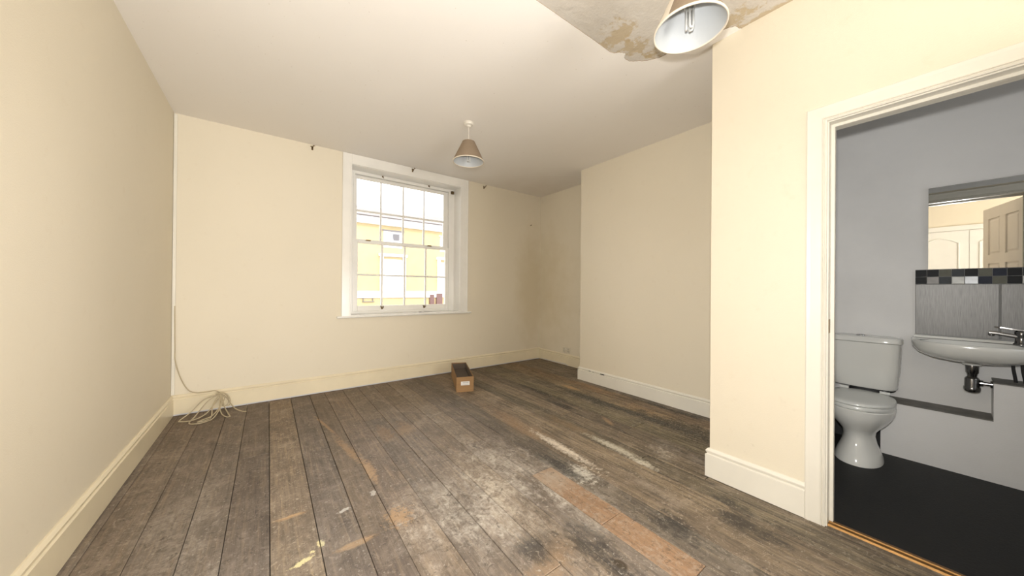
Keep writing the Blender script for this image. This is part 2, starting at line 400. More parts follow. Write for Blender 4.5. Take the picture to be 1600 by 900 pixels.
for p_ in ceil.data.polygons:
    if abs(p_.normal.z) < .5: p_.material_index = 1; ceil['kind'] = 'structure'; ceil['label'] = 'off-white ceiling with a stripped area'
struct('bare_plaster', B((XL - .1, XA + .1, YB - .1, YW + .3, H + .004, H + .2)), M['plaster'], ceil, 'bare stained plaster where the ceiling lining has come away')

# floor: sub-floor slab + individual boards
fl = struct('floor', B((XL - .15, 3.9, YB - .15, YW + .3, -.2, -.022)), M['dark'], label='worn bare floorboards, grey brown and dusty')
seams = [-.72, -.64, -.475, -.302, -.155, .016, .202, .372, .512, .693, .855, 1.019, 1.185, 1.352, 1.518, 1.685, 1.862, 2.04, 2.195, 2.36, 2.525, 2.70, 2.862, 3.03, 3.20, 3.37, 3.545, 3.735]
joints = {4: [2.9], 5: [2.035], 6: [1.64], 7: [1.64], 8: [1.64], 9: [3.1], 10: [1.0], 11: [3.35], 12: [2.19, .62], 13: [2.19 - .6 + .0, 1.05, .63], 14: [1.25], 15: [2.8], 16: [.72], 17: [1.3], 18: [2.19], 19: [1.636], 20: [1.636], 21: [2.75, 1.5], 22: [2.49, 2.2], 23: [2.0], 2: [1.3], 3: [.9]}
def board(x0, x1, y0, y1, mat, g=.0013):
    bm = bmesh.new(); dz = random.uniform(-.0022, .0012); s = random.uniform(-.0008, .0008)
    x0 += g; x1 -= g; y0 += .0012; y1 -= .0012; c = .0014
    rings = []
    for y, ins in ((y0, .0015), (y0 + .002, 0), (y1 - .002, 0), (y1, .0015)):
        z = dz - ins
        rings.append([(x0, y, -.021), (x0, y, z - c + s), (x0 + c, y, z + s), (x1 - c, y, z - s), (x1, y, z - c - s), (x1, y, -.021)])
    loft(bm, rings)
    o = obj('floor_plank', bm, mat, fl)
    i = min(range(len(seams)), key=lambda k: abs(seams[k] - (x0 - g)))
    t = TINT.get(i, (1, 1, 1)); v = random.uniform(.90, 1.08)
    o.color = (t[0] * v, t[1] * v, t[2] * v, 1); return o
TINT = {1: (.88, .86, .84), 2: (.92, .90, .88), 4: (.84, .83, .84), 5: (1.14, 1.10, 1.02), 6: (.98, .99, 1.02), 7: (.92, .90, .90), 8: (1.0, .97, .95), 11: (1.08, 1.05, 1.0), 14: (.84, .85, .84), 15: (.95, .91, .86), 16: (1.04, 1.0, .94), 17: (.86, .86, .80), 18: (1.02, 1.0, .96), 19: (.80, .78, .76), 20: (.98, 1.0, .88), 21: (.9, .9, .84), 22: (1.1, 1.04, .9), 23: (1.12, 1.0, .85)}
for i, (a, b) in enumerate(zip(seams, seams[1:])):
    xm = (a + b) / 2
    ylo = YB if xm < XD else YD
    if a < XD < b: ylo = YB
    yhi = YW + .01 if xm < XA else YC
    if xm > XC: ylo = YC - .02
    cuts = [ylo] + sorted(y for y in joints.get(i, []) if ylo < y < yhi) + [yhi]
    for y0, y1 in zip(cuts, cuts[1:]):
        fr_ = (i == 13 and y1 <= 1.6 and y0 > .5)
        if a < XD < b and y0 < YD:      # this board runs past the doorway wall: trim its near part
            board(a, min(b, XD + .03), y0, min(y1, YD), M['floor'])
            if y1 > YD: board(a, b, YD, y1, M['floor'])
        else: board(a, b, y0, y1, M['fresh'] if fr_ else M['floor'], .0011 if i not in (4, 5, 6, 8, 10) else .0018)

# baseboards: moulded profile (thickness t, height z)
BH = .172
prof = [(0, 0), (.020, 0), (.020, BH - .038), (.012, BH - .034), (.012, BH - .028), (.017, BH - .022), (.018, BH - .014), (.011, BH - .004), (.006, BH), (0, BH)]
def skirt(name, p0, p1, nrm, lift=.004, mat=None, hh=1.0, m0=0, m1=0, parent=None):
    p0 = Vector((*p0, 0)); p1 = Vector((*p1, 0)); nn = Vector((*nrm, 0)); d = (p1 - p0).normalized(); bm = bmesh.new()
    r0 = [tuple(p0 + nn * t - d * (m0 * t) + Vector((0, 0, lift + z * hh))) for t, z in prof]
    r1 = [tuple(p1 + nn * t + d * (m1 * t) + Vector((0, 0, lift + z * hh))) for t, z in prof]
    loft(bm, [r0, r1]); return struct(name, bm, mat or M['trim'], parent)
skirt('baseboard_left', (XL, YB), (XL, YW), (1, 0), hh=1.06)
bf = skirt('baseboard_front', (XL, YW), (XA, YW), (0, -1), lift=.016, mat=M['trim'])
struct('gap_strip', B((XL + .02, XA - .02, YW - .018, YW, .004, .0165)), M['ridge'], bf, 'pale grey unpainted lower edge')
skirt('baseboard_alcove', (XA, YC), (XA, YW), (-1, 0), hh=1.0)
bchim = skirt('baseboard_chimney', (XC, YD), (XC, YC), (-1, 0), mat=M['white_gloss'], hh=.95, m1=1)
skirt('baseboard_return', (XC, YC), (XA, YC), (0, 1))
skirt('baseboard_doorway', (XD, .458), (XD, YD), (-1, 0), mat=M['white_gloss'], m1=1, hh=1.03)
skirt('baseboard_recess', (XD, YD), (XC, YD), (0, 1), mat=M['white_gloss'])
skirt('baseboard_back', (XL, YB), (XD, YB), (0, 1))

# corner trunking
o = struct('trim_1', B((XL + .002, XL + .024, YW - .014, YW + .0, BH + .02, H - .012), bev=.002), M['white_gloss'], label='narrow white cable cover running up the left corner')

# ------------------------------------------------------------------ doorway
d = sempty('door_1', 'white painted doorway casing without a door across it')
def architrave(x, sx):
    # profile in (offset from opening, projection); mitred frame
    pr = [(.0, 0), (.0, .010), (.006, .014), (.012, .010), (.014, .016), (.020, .013), (.060, .015), (.074, .017), (.078, .014), (.079, .0)]
    bm = bmesh.new(); o0 = 0.006
    path = lambda off: [(DY1 + o0 + off, -.0), (DY1 + o0 + off, DZ + o0 + off), (DY0 - o0 - off, DZ + o0 + off), (DY0 - o0 - off, 0)]
    cols = [[(x + sx * t, y, z) for (y, z) in path(off)] for off, t in pr]
    V = [[bm.verts.new(p) for p in c] for c in cols]
    n = len(V)
    for i in range(n):
        for k in range(3): bm.faces.new((V[i][k], V[(i + 1) % n][k], V[(i + 1) % n][k + 1], V[i][k + 1]))
    bm.faces.new([V[i][0] for i in range(n)]); bm.faces.new([V[i][3] for i in range(n)])
    return bm
obj('door_architrave', architrave(XD, -1), M['white_gloss'], d)
obj('door_architrave', architrave(BX0, 1), M['white_gloss'], d)
obj('door_lining', B((XD + .001, BX0 - .001, DY1, DY1 + .021, 0, DZ + .02), (XD + .001, BX0 - .001, DY0 - .021, DY0, 0, DZ + .02), (XD + .001, BX0 - .001, DY0, DY1, DZ, DZ + .021)), M['white_gloss'], d)
obj('door_stop', B((XD + .05, XD + .075, DY1 - .014, DY1, 0, DZ), (XD + .05, XD + .075, DY0, DY0 + .014, 0, DZ), (XD + .05, XD + .075, DY0 + .014, DY1 - .014, DZ - .014, DZ)), M['white_gloss'], d)
obj('strike_plate', B((XD + .015, XD + .04, DY1 - .0015, DY1, .97, 1.04)), M['hook'], d)
# threshold strip
bm = bmesh.new(); prism(bm, [(XD + .012, 0.0), (XD + .018, .008), (XD + .030, .010), (XD + .034, .006), (XD + .042, .006), (XD + .046, .011), (XD + .066, .009), (XD + .075, 0)], DY0, DY1, 'y')
tag(obj('threshold_strip', bm, M['brass']), 'narrow brass coloured threshold strip lying across the bathroom doorway', 'threshold')

# door leaf swung into the room, behind the camera (seen in the bathroom mirror)
def door_leaf():
    t = thing('panelled_door', 'cream six-panel door swung open into the room, seen in the bathroom mirror', 'door', (2.235, -.40, .008), math.radians(165 - 180 + 180))
    Wd, Hd, T = .745, 2.02, .038
    st = [(0, .10), (.3225, .4225), (.645, Wd)]; rails = [(0, .20), (.80, .92), (1.45, 1.54), (Hd - .11, Hd)]
    bm = bmesh.new()
    for a, b in st: box(bm, a, b, -T / 2, T / 2, 0, Hd)
    for a, b in rails:
        for (p, q) in ((.10, .3225), (.4225, .645)): box(bm, p, q, -T / 2, T / 2, a, b)
    obj('door_frame', bm, M['door_paint'], t)
    for (z0, z1) in ((.20, .80), (.92, 1.45), (1.54, Hd - .11)):
        for (p, q) in ((.10, .3225), (.4225, .645)):
            bm = bmesh.new(); rs = []
            for s_ in (-1, 1):
                pass
            y = [(-.008, 0), (-.008, .014), (-.015, .04), (-.015, .05)]
            def rect(ins, yy): return [(p + ins, yy, z0 + ins), (q - ins, yy, z0 + ins), (q - ins, yy, z1 - ins), (p + ins, yy, z1 - ins)]
            loft(bm, [rect(.045, -.016), rect(.030, -.016), rect(.012, -.008), rect(0, -.008), rect(0, .008), rect(.012, .008), rect(.030, .016), rect(.045, .016)])
            obj('door_panel', bm, M['door_paint'], t)
    for s in (-1, 1):
        bm = bmesh.new(); y = s * T / 2
        cyl(bm, (.69, y, 1.0), (.69, y + s * .045, 1.0), .009, 12); cyl(bm, (.70, y + s * .045, 1.0), (.59, y + s * .045, 1.0), .009, 12); box(bm, .67, .71, min(y, y + s * .006), max(y, y + s * .006), .93, 1.07)
        obj('door_handle', bm, M['chrome'], t)
    return t
door_leaf()
# white cupboard on left wall, behind the camera (reflected)
def cupboard():
    t = thing('built_in_cupboard', 'white two-door panelled cupboard on the left wall, reflected in the bathroom mirror', 'cupboard', (XL, 0, 0))
    y0, y1 = -.66, .38; D = .03
    obj('cupboard_frame', B((.001, D, y0 - .07, y0, .004, 2.13), (.001, D, y1, y1 + .07, .004, 2.13), (.001, D, y0, y1, 2.06, 2.13)), M['cupboard'], t)
    for a, b in ((y0 + .002, -.142), (-.138, y1 - .002)):
        dd = obj('cupboard_door', B((.001, .022, a, b, .01, 2.055)), M['cupboard'], t)
        for z0, z1, arch in ((.12, .9, 0), (1.02, 1.95, 1)):
            # raised moulding outline with an arched top
            pts = [(a + .09, z0), (b - .09, z0), (b - .09, z1 - .10 * arch)]
            if arch:
                for k in range(9):
                    u = k / 8; yy = (b - .09) + ((a + .09) - (b - .09)) * u
                    pts.append((yy, z1 - .08 + .08 * math.sin(PI * u)))
            else: pts.append((b - .09, z1)); pts.append((a + .09, z1))
            pts.append((a + .09, z0))
            bm = bmesh.new(); tube(bm, [(.024, y, z) for y, z in pts], .009, 6, curved=False)
            obj('moulding', bm, M['cupboard'], dd)
        bm = bmesh.new(); yk = -.142 - .05 if b < -.1 else -.138 + .05
        cyl(bm, (.022, yk, 1.0), (.05, yk, 1.0), .012, 12); obj('knob', bm, M['chrome'], dd)
cupboard()

# ------------------------------------------------------------------ sash window
wn = sempty('window_1', 'white painted sliding sash window with sixteen panes')
Yf = YW + .18                       # inner face of the sash box
# flat casing up to the ceiling
obj('window_casing', B((.678, WX0, YW - .016, YW + .002, WZ0 - .0, H - .002), (WX1, 2.318, YW - .016, YW + .002, WZ0, H - .002), (WX0, WX1, YW - .016, YW + .002, WZ1, H - .002), bev=.003), M['window_white'], wn)
obj('casing_bead', B((.678, .690, YW - .022, YW - .014, WZ0, H - .004), (2.306, 2.318, YW - .022, YW - .014, WZ0, H - .004), (WX0 - .014, WX0, YW - .022, YW - .014, WZ0, WZ1 + .014), (WX1, WX1 + .014, YW - .022, YW - .014, WZ0, WZ1 + .014), (WX0, WX1, YW - .022, YW - .014, WZ1, WZ1 + .014), bev=.002), M['window_white'], wn)
obj('reveal_panel', B((WX0 - .004, WX0 + .002, YW, Yf, WZ0, WZ1), (WX1 - .002, WX1 + .004, YW, Yf, WZ0, WZ1), (WX0, WX1, YW, Yf, WZ1 - .004, WZ1 + .002), (WX0, WX1, YW, Yf, WZ0 - .002, WZ0 + .010)), M['window_white'], wn)
obj('sash_box', B((WX0, .835, Yf, YW + .30, WZ0, WZ1), (2.115, WX1, Yf, YW + .30, WZ0, WZ1), (.835, 2.115, Yf, YW + .30, 2.592, WZ1), (.835, 2.115, Yf + .01, YW + .32, WZ0, .885)), M['window_white'], wn)
obj('staff_bead', B((.829, .843, Yf - .010, Yf + .004, .885, 2.600), (2.107, 2.121, Yf - .010, Yf + .004, .885, 2.600), (.843, 2.107, Yf - .010, Yf + .004, 2.586, 2.600)), M['window_white'], wn)
def sash(name, x0, x1, z0, z1, y, gx0, gx1, gz0, gz1, midz, meet):
    s = bpy.data.objects.new(name, None); C.objects.link(s); s.parent = wn
    T = .042
    obj('stile', B((x0, gx0, y, y + T, z0, z1), bev=.003), M['window_white'], s)
    obj('stile', B((gx1, x1, y, y + T, z0, z1), bev=.003), M['window_white'], s)
    obj('rail', B((gx0, gx1, y, y + T, z0, gz0), bev=.003), M['window_white'], s)
    obj('rail', B((gx0, gx1, y, y + T, gz1, z1), bev=.003), M['window_white'], s)
    w_ = (gx1 - gx0) / 4; g = .0105
    for k in (1, 2, 3):
        xx = gx0 + w_ * k; bm = bmesh.new()
        prism(bm, [(xx - g, y + .012), (xx - g * .5, y + .003), (xx + g * .5, y + .003), (xx + g, y + .012), (xx + g, y + .036), (xx - g, y + .036)], gz0, gz1, 'z'); obj('glazing_bar', bm, M['window_white'], s)
    bm = bmesh.new(); prism(bm, [(y + .013, midz - g), (y + .004, midz - g * .5), (y + .004, midz + g * .5), (y + .013, midz + g), (y + .035, midz + g), (y + .035, midz - g)], gx0, gx1, 'x'); obj('glazing_bar', bm, M['window_white'], s)
    for k in range(4):
        for a, b in ((gz0, midz), (midz, gz1)):
            obj('glass_pane', B((gx0 + w_ * k, gx0 + w_ * (k + 1), y + .022, y + .025, a, b)), M['glass'], s)
    return s
lo = sash('lower_sash', .838, 2.112, .887, 1.768, Yf + .006, .887, 2.066, .952, 1.735, 1.342, 'top')
up = sash('upper_sash', .838, 2.112, 1.742, 2.590, Yf + .054, .880, 2.050, 1.790, 2.553, 2.153, 'bottom')
# parting bead right side, visible above the lower sash
obj('parting_bead', B((2.100, 2.114, Yf + .049, Yf + .054, 1.77, 2.59), (.836, .850, Yf + .049, Yf + .054, 1.77, 2.59)), M['window_white'], wn)
for xx in (1.008, 1.82):
    bm = B((xx - .03, xx + .03, Yf + .010, Yf + .036, 1.768, 1.776), (xx - .022, xx + .03, Yf + .014, Yf + .026, 1.776, 1.786)); obj('sash_fastener', bm, M['hook'], lo)
for xx in (1.180, 1.745):
    bm = bmesh.new(); box(bm, xx - .010, xx + .010, Yf + .0, Yf + .006, .905, .94); tube(bm, [(xx - .018, Yf - .003, .945), (xx - .014, Yf - .018, .925), (xx + .0, Yf - .022, .918), (xx + .014, Yf - .018, .925), (xx + .018, Yf - .003, .945)], .004, 6)
    obj('sash_lift', bm, M['hook'], lo)
# sill board
bm = bmesh.new(); prism(bm, [(YW + .0, WZ0 - .020), (YW - .030, WZ0 - .020), (YW - .038, WZ0 - .012), (YW - .038, WZ0 - .006), (YW - .030, WZ0 + .002), (YW + .0, WZ0 + .002)], .632, 2.372, 'x')
struct('window_sill', bm, M['window_white'], wn)
obj('exterior_sill', B((WX0 - .05, WX1 + .05, YW + .30, YW + .44, WZ0 - .06, WZ0 + .03)), M['stucco'], wn)
# dirt/paint flakes on the window board
bm = bmesh.new()
for k in range(12):
    x = random.uniform(1.62, 1.86); y = YW + random.uniform(.06, .15); s = random.uniform(.004, .014); box(bm, x, x + s * 2, y, y + s, WZ0 + .010, WZ0 + .014)
o = tag(obj('paint_flakes', bm, M['ink']), 'scatter of dark grey paint flakes lying on the window board', 'debris'); o['kind'] = 'stuff'

# curtain hooks on the wall and the header
def hook(x, y, z, label):
    t = thing('curtain_hook', label, 'hook', (x, y, z), 0)
    bm = bmesh.new(); box(bm, -.009, .009, -.004, .0, -.022, .018, bev=.0015); obj('back_plate', bm, M['hook'], t)
    bm = bmesh.new(); tube(bm, [(0, -.003, -.006), (0, -.03, -.010), (.003, -.045, .004), (.010, -.042, .018), (.022, -.040, .014)], .0045, 8); tube(bm, [(-.002, -.003, .008), (-.010, -.016, .014), (-.018, -.022, .008)], .004, 6)
    obj('hook_arm', bm, M['hook'], t)
hook(.376, YW, 2.712, 'small tarnished curtain hook on the bare wall left of the window')
hook(1.494, YW - .016, 2.712, 'small tarnished curtain hook on the casing above the middle of the window')
hook(2.590, YW, 2.705, 'small tarnished curtain hook on the wall right of the window')
def eye(x, z, label):
    bm = bmesh.new(); cyl(bm, (x, Yf + .004, z), (x, Yf - .022, z), .005, 10); tube(bm, [(x, Yf - .02, z), (x + .003, Yf - .026, z - .012), (x + .008, Yf - .018, z - .022)], .0035, 8); box(bm, x - .009, x + .009, Yf - .002, Yf + .0, z - .014, z + .016)
    tag(obj('blind_hook', bm, M['hook']), label, 'hook')
# small boards on which they sit = sash box face
eye(1.173, 2.612, 'left small brass hook on the frame head above the upper sash')
eye(1.796, 2.612, 'right small brass hook on the frame head above the upper sash')
tag(obj('blind_bracket', B((2.135, 2.175, Yf - .030, Yf, 2.560, 2.600), (2.142, 2.168, Yf - .036, Yf - .028, 2.566, 2.594), bev=.002), M['hook']), 'dark square blind bracket in the top right corner of the window recess', 'bracket')
bm = bmesh.new(); cyl(bm, (3.505, YW, 2.236), (3.500, YW - .03, 2.243), .004, 8); cyl(bm, (3.500, YW - .03, 2.243), (3.499, YW - .034, 2.244), .009, 8)
tag(obj('wall_nail', bm, M['hook']), 'single dark nail in the wall between window and alcove corner', 'nail')
# double socket
t = thing('double_socket', 'ivory double wall socket just above the skirting board in the alcove', 'socket', (XA, 3.585, .235))
obj('face_plate', B((-.010, 0, -.073, .073, -.043, .043), bev=.003), M['socket'], t)
for s in (-1, 1):
    obj('rocker_switch', B((-.014, -.009, s * .018 - .007, s * .018 + .007, .008, .030), bev=.001), M['white_plastic'], t)
    for q in ((-.004, .004, .006, .020), (-.016, -.006, -.022, -.014), (.006, .016, -.022, -.014)):
        obj('socket_slot', B((-.0108, -.0098, s * .044 + q[0], s * .044 + q[1], q[2], q[3])), M['socket_dark'], t)
# thin cable along the alcove skirting
bm = bmesh.new(); tube(bm, [(XA - .026, 4.15, .018), (XA - .025, 3.9, .016), (XA - .025, 3.7, .020), (XA - .026, 3.58, .022), (XA - .032, 3.53, .006)], .005, 6)
tag(obj('skirting_cable', bm, M['ridge']), 'short grey cable along the foot of the alcove skirting board', 'cable')
# hole in chimney baseboard
for y0, y1, z0, z1 in ((2.52, 2.58, .140, .150), (2.68, 2.70, .143, .147), (2.73, 2.76, .144, .149)):
    obj('chip', B((XC - .0215, XC - .0195, y0, y1, z0, z1)), M['dark'], bchim)

# ------------------------------------------------------------------ pendant lamps
def pendant(c, zr, label, tilt=(0, 0), seam=None, Rr=.146, bulb=True):
    t = thing('pendant_lamp', label, 'lamp', (c[0], c[1], H), 0, 'conical pendant lamps')
    bm = bmesh.new(); lathe(bm, [(.0, -.0), (.046, 0), (.046, -.012), (.040, -.022), (.022, -.028), (.018, -.040), (.006, -.044), (.0, -.044)], n=32); smooth_by_angle(obj('ceiling_rose', bm, M['white_plastic'], t))
    zt = zr - H + .19
    bm = bmesh.new(); cyl(bm, (0, 0, -.04), (0, 0, zt + .0), .0035, 8); obj('flex', bm, M['white_plastic'], t)
    bm = bmesh.new(); lathe(bm, [(.004, zt + .030), (.014, zt + .022), (.018, zt + .0), (.020, zt - .045), (.016, zt - .06), (.0, zt - .06)], n=24); smooth_by_angle(obj('lamp_holder', bm, M['white_plastic'], t))
    sh = bpy.data.objects.new('shade', None)
    bm = bmesh.new(); zb = zr - H
    # thin cone wall: outer and inner lining as separate meshes, 2 mm apart
    lathe(bm, [(Rr - .003, zb + .001), (Rr, zb), (Rr, zb + .006), (.060, zt - .004), (.058, zt), (.056, zt - .003)], n=64); s1 = smooth_by_angle(obj('shade', bm, M['shade'], t))
    bm = bmesh.new(); lathe(bm, [(Rr - .0032, zb + .001), (.0565, zt - .003)], n=64); obj('shade_lining', bm, M['shade_in'], s1, True)
    bm = bmesh.new(); lathe(bm, [(Rr - .005, zb + .004), (Rr - .004, zb - .0015), (Rr + .0015, zb - .0015), (Rr + .0015, zb + .007), (Rr, zb + .008)], n=64); obj('rim_tape', bm, M['shade_band'], s1, True)
    bm = bmesh.new(); lathe(bm, [(.058, zt - .004), (.0585, zt + .001), (.055, zt + .001)], n=32)
    for k in range(3):
        a = k * 2 * PI / 3 + .4; cyl(bm, (.018 * math.cos(a), .018 * math.sin(a), zt - .02), (.056 * math.cos(a), .056 * math.sin(a), zt - .002), .0015, 6)
    obj('shade_ring', bm, M['shade_band'], s1)
    if seam:  # cream strip laid over one sector of the outer cone
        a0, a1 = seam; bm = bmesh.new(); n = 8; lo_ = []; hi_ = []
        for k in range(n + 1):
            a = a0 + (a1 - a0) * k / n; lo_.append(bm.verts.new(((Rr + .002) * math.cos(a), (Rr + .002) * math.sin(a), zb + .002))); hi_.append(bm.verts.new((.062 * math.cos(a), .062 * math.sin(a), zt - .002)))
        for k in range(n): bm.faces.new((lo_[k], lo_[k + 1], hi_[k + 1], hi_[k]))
        obj('shade_strip', bm, M['shade_band'], s1)
    if bulb:
        bm = bmesh.new(); z0 = zt - .06
        lathe(bm, [(.0, z0), (.018, z0), (.022, z0 - .008), (.022, z0 - .030), (.016, z0 - .036), (.0, z0 - .036)], n=24)
        b = smooth_by_angle(obj('bulb_base', bm, M['white_plastic'], t))
        for a in (0, 2 * PI / 3, 4 * PI / 3):
            dx, dy = math.cos(a), math.sin(a); px, py = -dy, dx; r = .011; zt2 = z0 - .034; zb2 = z0 - .125
            r = .013; P = [(dx * r + px * .008, dy * r + py * .008, zt2), (dx * r + px * .008, dy * r + py * .008, zb2 + .01), (dx * r + px * .004, dy * r + py * .004, zb2), (dx * r - px * .004, dy * r - py * .004, zb2), (dx * r - px * .008, dy * r - py * .008, zb2 + .01), (dx * r - px * .008, dy * r - py * .008, zt2)]
            bm = bmesh.new(); tube(bm, P, .0055, 8, curved=False); obj('bulb_tube', bm, M['tube'], b, True)
    t.rotation_euler = (tilt[0], tilt[1], 0)
    return t
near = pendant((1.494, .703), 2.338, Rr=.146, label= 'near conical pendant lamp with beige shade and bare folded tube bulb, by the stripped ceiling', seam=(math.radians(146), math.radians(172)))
far = pendant((1.512, 2.743), 2.38, 'far conical pendant lamp with beige shade hanging in front of the window', bulb=True)
del near['group'], far['group']
near['group'] = far['group'] = 'conical pendant lamps'

# ------------------------------------------------------------------ cardboard tray
def tray():
    ang = math.atan2(-.37, .93)
    t = thing('cardboard_box', 'long open cardboard tray with a white end label, on the floor by the window wall', 'box', (1.812, 3.318, .002), ang)
    W2, L, Hh, th = .0975, .74, .17, .004
    obj('box_end', B((-W2, W2, 0, th, 0, Hh)), M['card'], t); obj('box_end', B((-W2, W2, L - th, L, 0, Hh)), M['card'], t)
    obj('box_side', B((-W2, -W2 + th, th, L - th, 0, Hh)), M['card'], t); obj('box_side', B((W2 - th, W2, th, L - th, 0, Hh)), M['card'], t)
    obj('box_base', B((-W2 + th, W2 - th, th, L - th, 0, th)), M['card'], t)
    # darker lining walls/folded flaps
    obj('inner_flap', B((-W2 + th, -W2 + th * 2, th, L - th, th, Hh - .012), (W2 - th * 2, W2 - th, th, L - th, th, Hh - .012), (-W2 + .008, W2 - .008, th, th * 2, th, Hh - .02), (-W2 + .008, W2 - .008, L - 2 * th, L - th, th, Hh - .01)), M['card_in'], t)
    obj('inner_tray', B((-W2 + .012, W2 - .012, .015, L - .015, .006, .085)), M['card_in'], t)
    lb = obj('label', B((-.048, .050, -.0012, -.0002, .075, .118)), M['white_label'], t)
    rows = []
    for z in (.105, .098):
        x = -.030
        while x < .036:
            ww = random.uniform(.004, .009); rows.append((x, x + ww, -.0016, -.0011, z, z + .0035)); x += ww + .003
    rows.append((-.038, .040, -.0016, -.0011, .084, .0855))
    obj('label_print', B(*rows), M['ink'], lb)
tray()

# ------------------------------------------------------------------ cable bundle in the left corner
def cable():
    t = thing('aerial_cable', 'loose cream cable trailing from the corner into a tangled coil on the floor', 'cable', (-.4, 4.1, 0))
    O = Vector((-.4, 4.1, 0)); L = lambda pts: [tuple(Vector(p) - O) for p in pts]
    y = YW - .012
    bm = bmesh.new(); tube(bm, L([(XL + .020, y, 1.0), (XL + .024, y, .62), (-.672, y, .50), (-.635, y, .34), (-.585, y - .002, .225), (-.53, y - .016, .192), (-.46, y - .022, .187), (-.40, y - .03, .190), (-.355, y - .045, .165), (-.325, y - .06, .12)]), .0047, 8); obj('cable_run', bm, M['cord'], t)
    A = (-.375, 4.150, .155); bm = bmesh.new()
    for p in (
        [A, (-.47, 4.13, .13), (-.55, 4.07, .05), (-.61, 4.02, .008), (-.60, 3.985, .006), (-.52, 3.97, .006), (-.44, 4.03, .03), (-.37, 4.13, .12)],
        [A, (-.44, 4.10, .12), (-.51, 3.99, .03), (-.535, 3.90, .007), (-.49, 3.85, .006), (-.43, 3.86, .006), (-.38, 3.93, .01), (-.345, 4.05, .07), (-.345, 4.13, .14)],
        [(-.36, 4.15, .16), (-.40, 4.06, .09), (-.40, 3.96, .012), (-.43, 3.89, .010), (-.48, 3.88, .009), (-.455, 3.91, .012), (-.39, 3.98, .02), (-.33, 4.09, .10), (-.325, 4.14, .145)],
        [(-.35, 4.15, .165), (-.355, 4.08, .08), (-.335, 3.99, .02), (-.295, 3.90, .007), (-.268, 3.895, .006), (-.275, 3.93, .008), (-.32, 4.06, .06), (-.345, 4.14, .15)],
        [(-.34, 4.15, .15), (-.30, 4.14, .10), (-.25, 4.07, .03), (-.19, 3.99, .007), (-.155, 3.965, .006)],
        [(-.39, 4.15, .16), (-.335, 4.14, .17), (-.30, 4.14, .12), (-.30, 4.13, .06), (-.33, 4.12, .05), (-.35, 4.13, .10), (-.36, 4.14, .16)],
        [(-.37, 4.14, .165), (-.315, 4.13, .16), (-.285, 4.13, .10), (-.29, 4.12, .05), (-.34, 4.11, .06), (-.35, 4.12, .12)]):
        tube(bm, L(p), .0047, 7)
    obj('cable_coil', bm, M['cord'], t)
cable()

# ------------------------------------------------------------------ bathroom
struct('wall_bathroom_rear', B((BX1, BX1 + .12, BY0 - .1, BY1 + .1, -.2, 2.75)), M['bath_wall'], label='grey-white bathroom wall behind basin and toilet')
struct('wall_bathroom_left', B((BX0 + .001, BX1, BY1 - .012, BY1 - .001, 0, 2.6)), M['bath_wall'])
struct('wall_bathroom_right', B((BX0, BX1, BY0 - .1, BY0, -.2, 2.75)), M['bath_wall'])
struct('wall_bathroom_inner', B((BX0, BX0 + .008, DY1 + .10, BY1 - .012, 0, 2.6), (BX0, BX0 + .008, BY0, DY0 - .10, 0, 2.6), (BX0, BX0 + .008, DY0 - .10, DY1 + .10, DZ + .10, 2.6)), M['bath_wall'])
struct('ceiling_bathroom', B((BX0, BX1, BY0, BY1, 2.60, 2.75)), M['bath_wall'])
struct('floor_bathroom', B((XD + .06, BX1, DY0, DY1, -.02, .003), (BX0, BX1, BY0, DY0, -.02, .003), (BX0, BX1, DY1, BY1, -.02, .003)), M['vinyl'], label='black vinyl floor of the bathroom')
struct('trim_2', B((3.622, BX1, -.152, .316, 0.003, .382), (3.622, BX1, BY0, -.152, 0.003, .618)), M['bath_wall'], label='stepped grey-white boxing that hides the bathroom pipes')
M['ledge'] = paint('worn_ledge_paint', (.17, .16, .14), .6, .2, 12, .2)
lt = struct('trim_3', B((3.618, BX1, -.152, .316, .382, .388), (3.618, BX1, BY0, -.1515, .618, .625)), M['ledge'], label='dirty grey top ledge of the pipe boxing')
struct('trim_4', B((3.800, BX1, .317, BY1 - .012, .003, .33)), M['rubber'], label='black panel low on the wall behind the toilet')

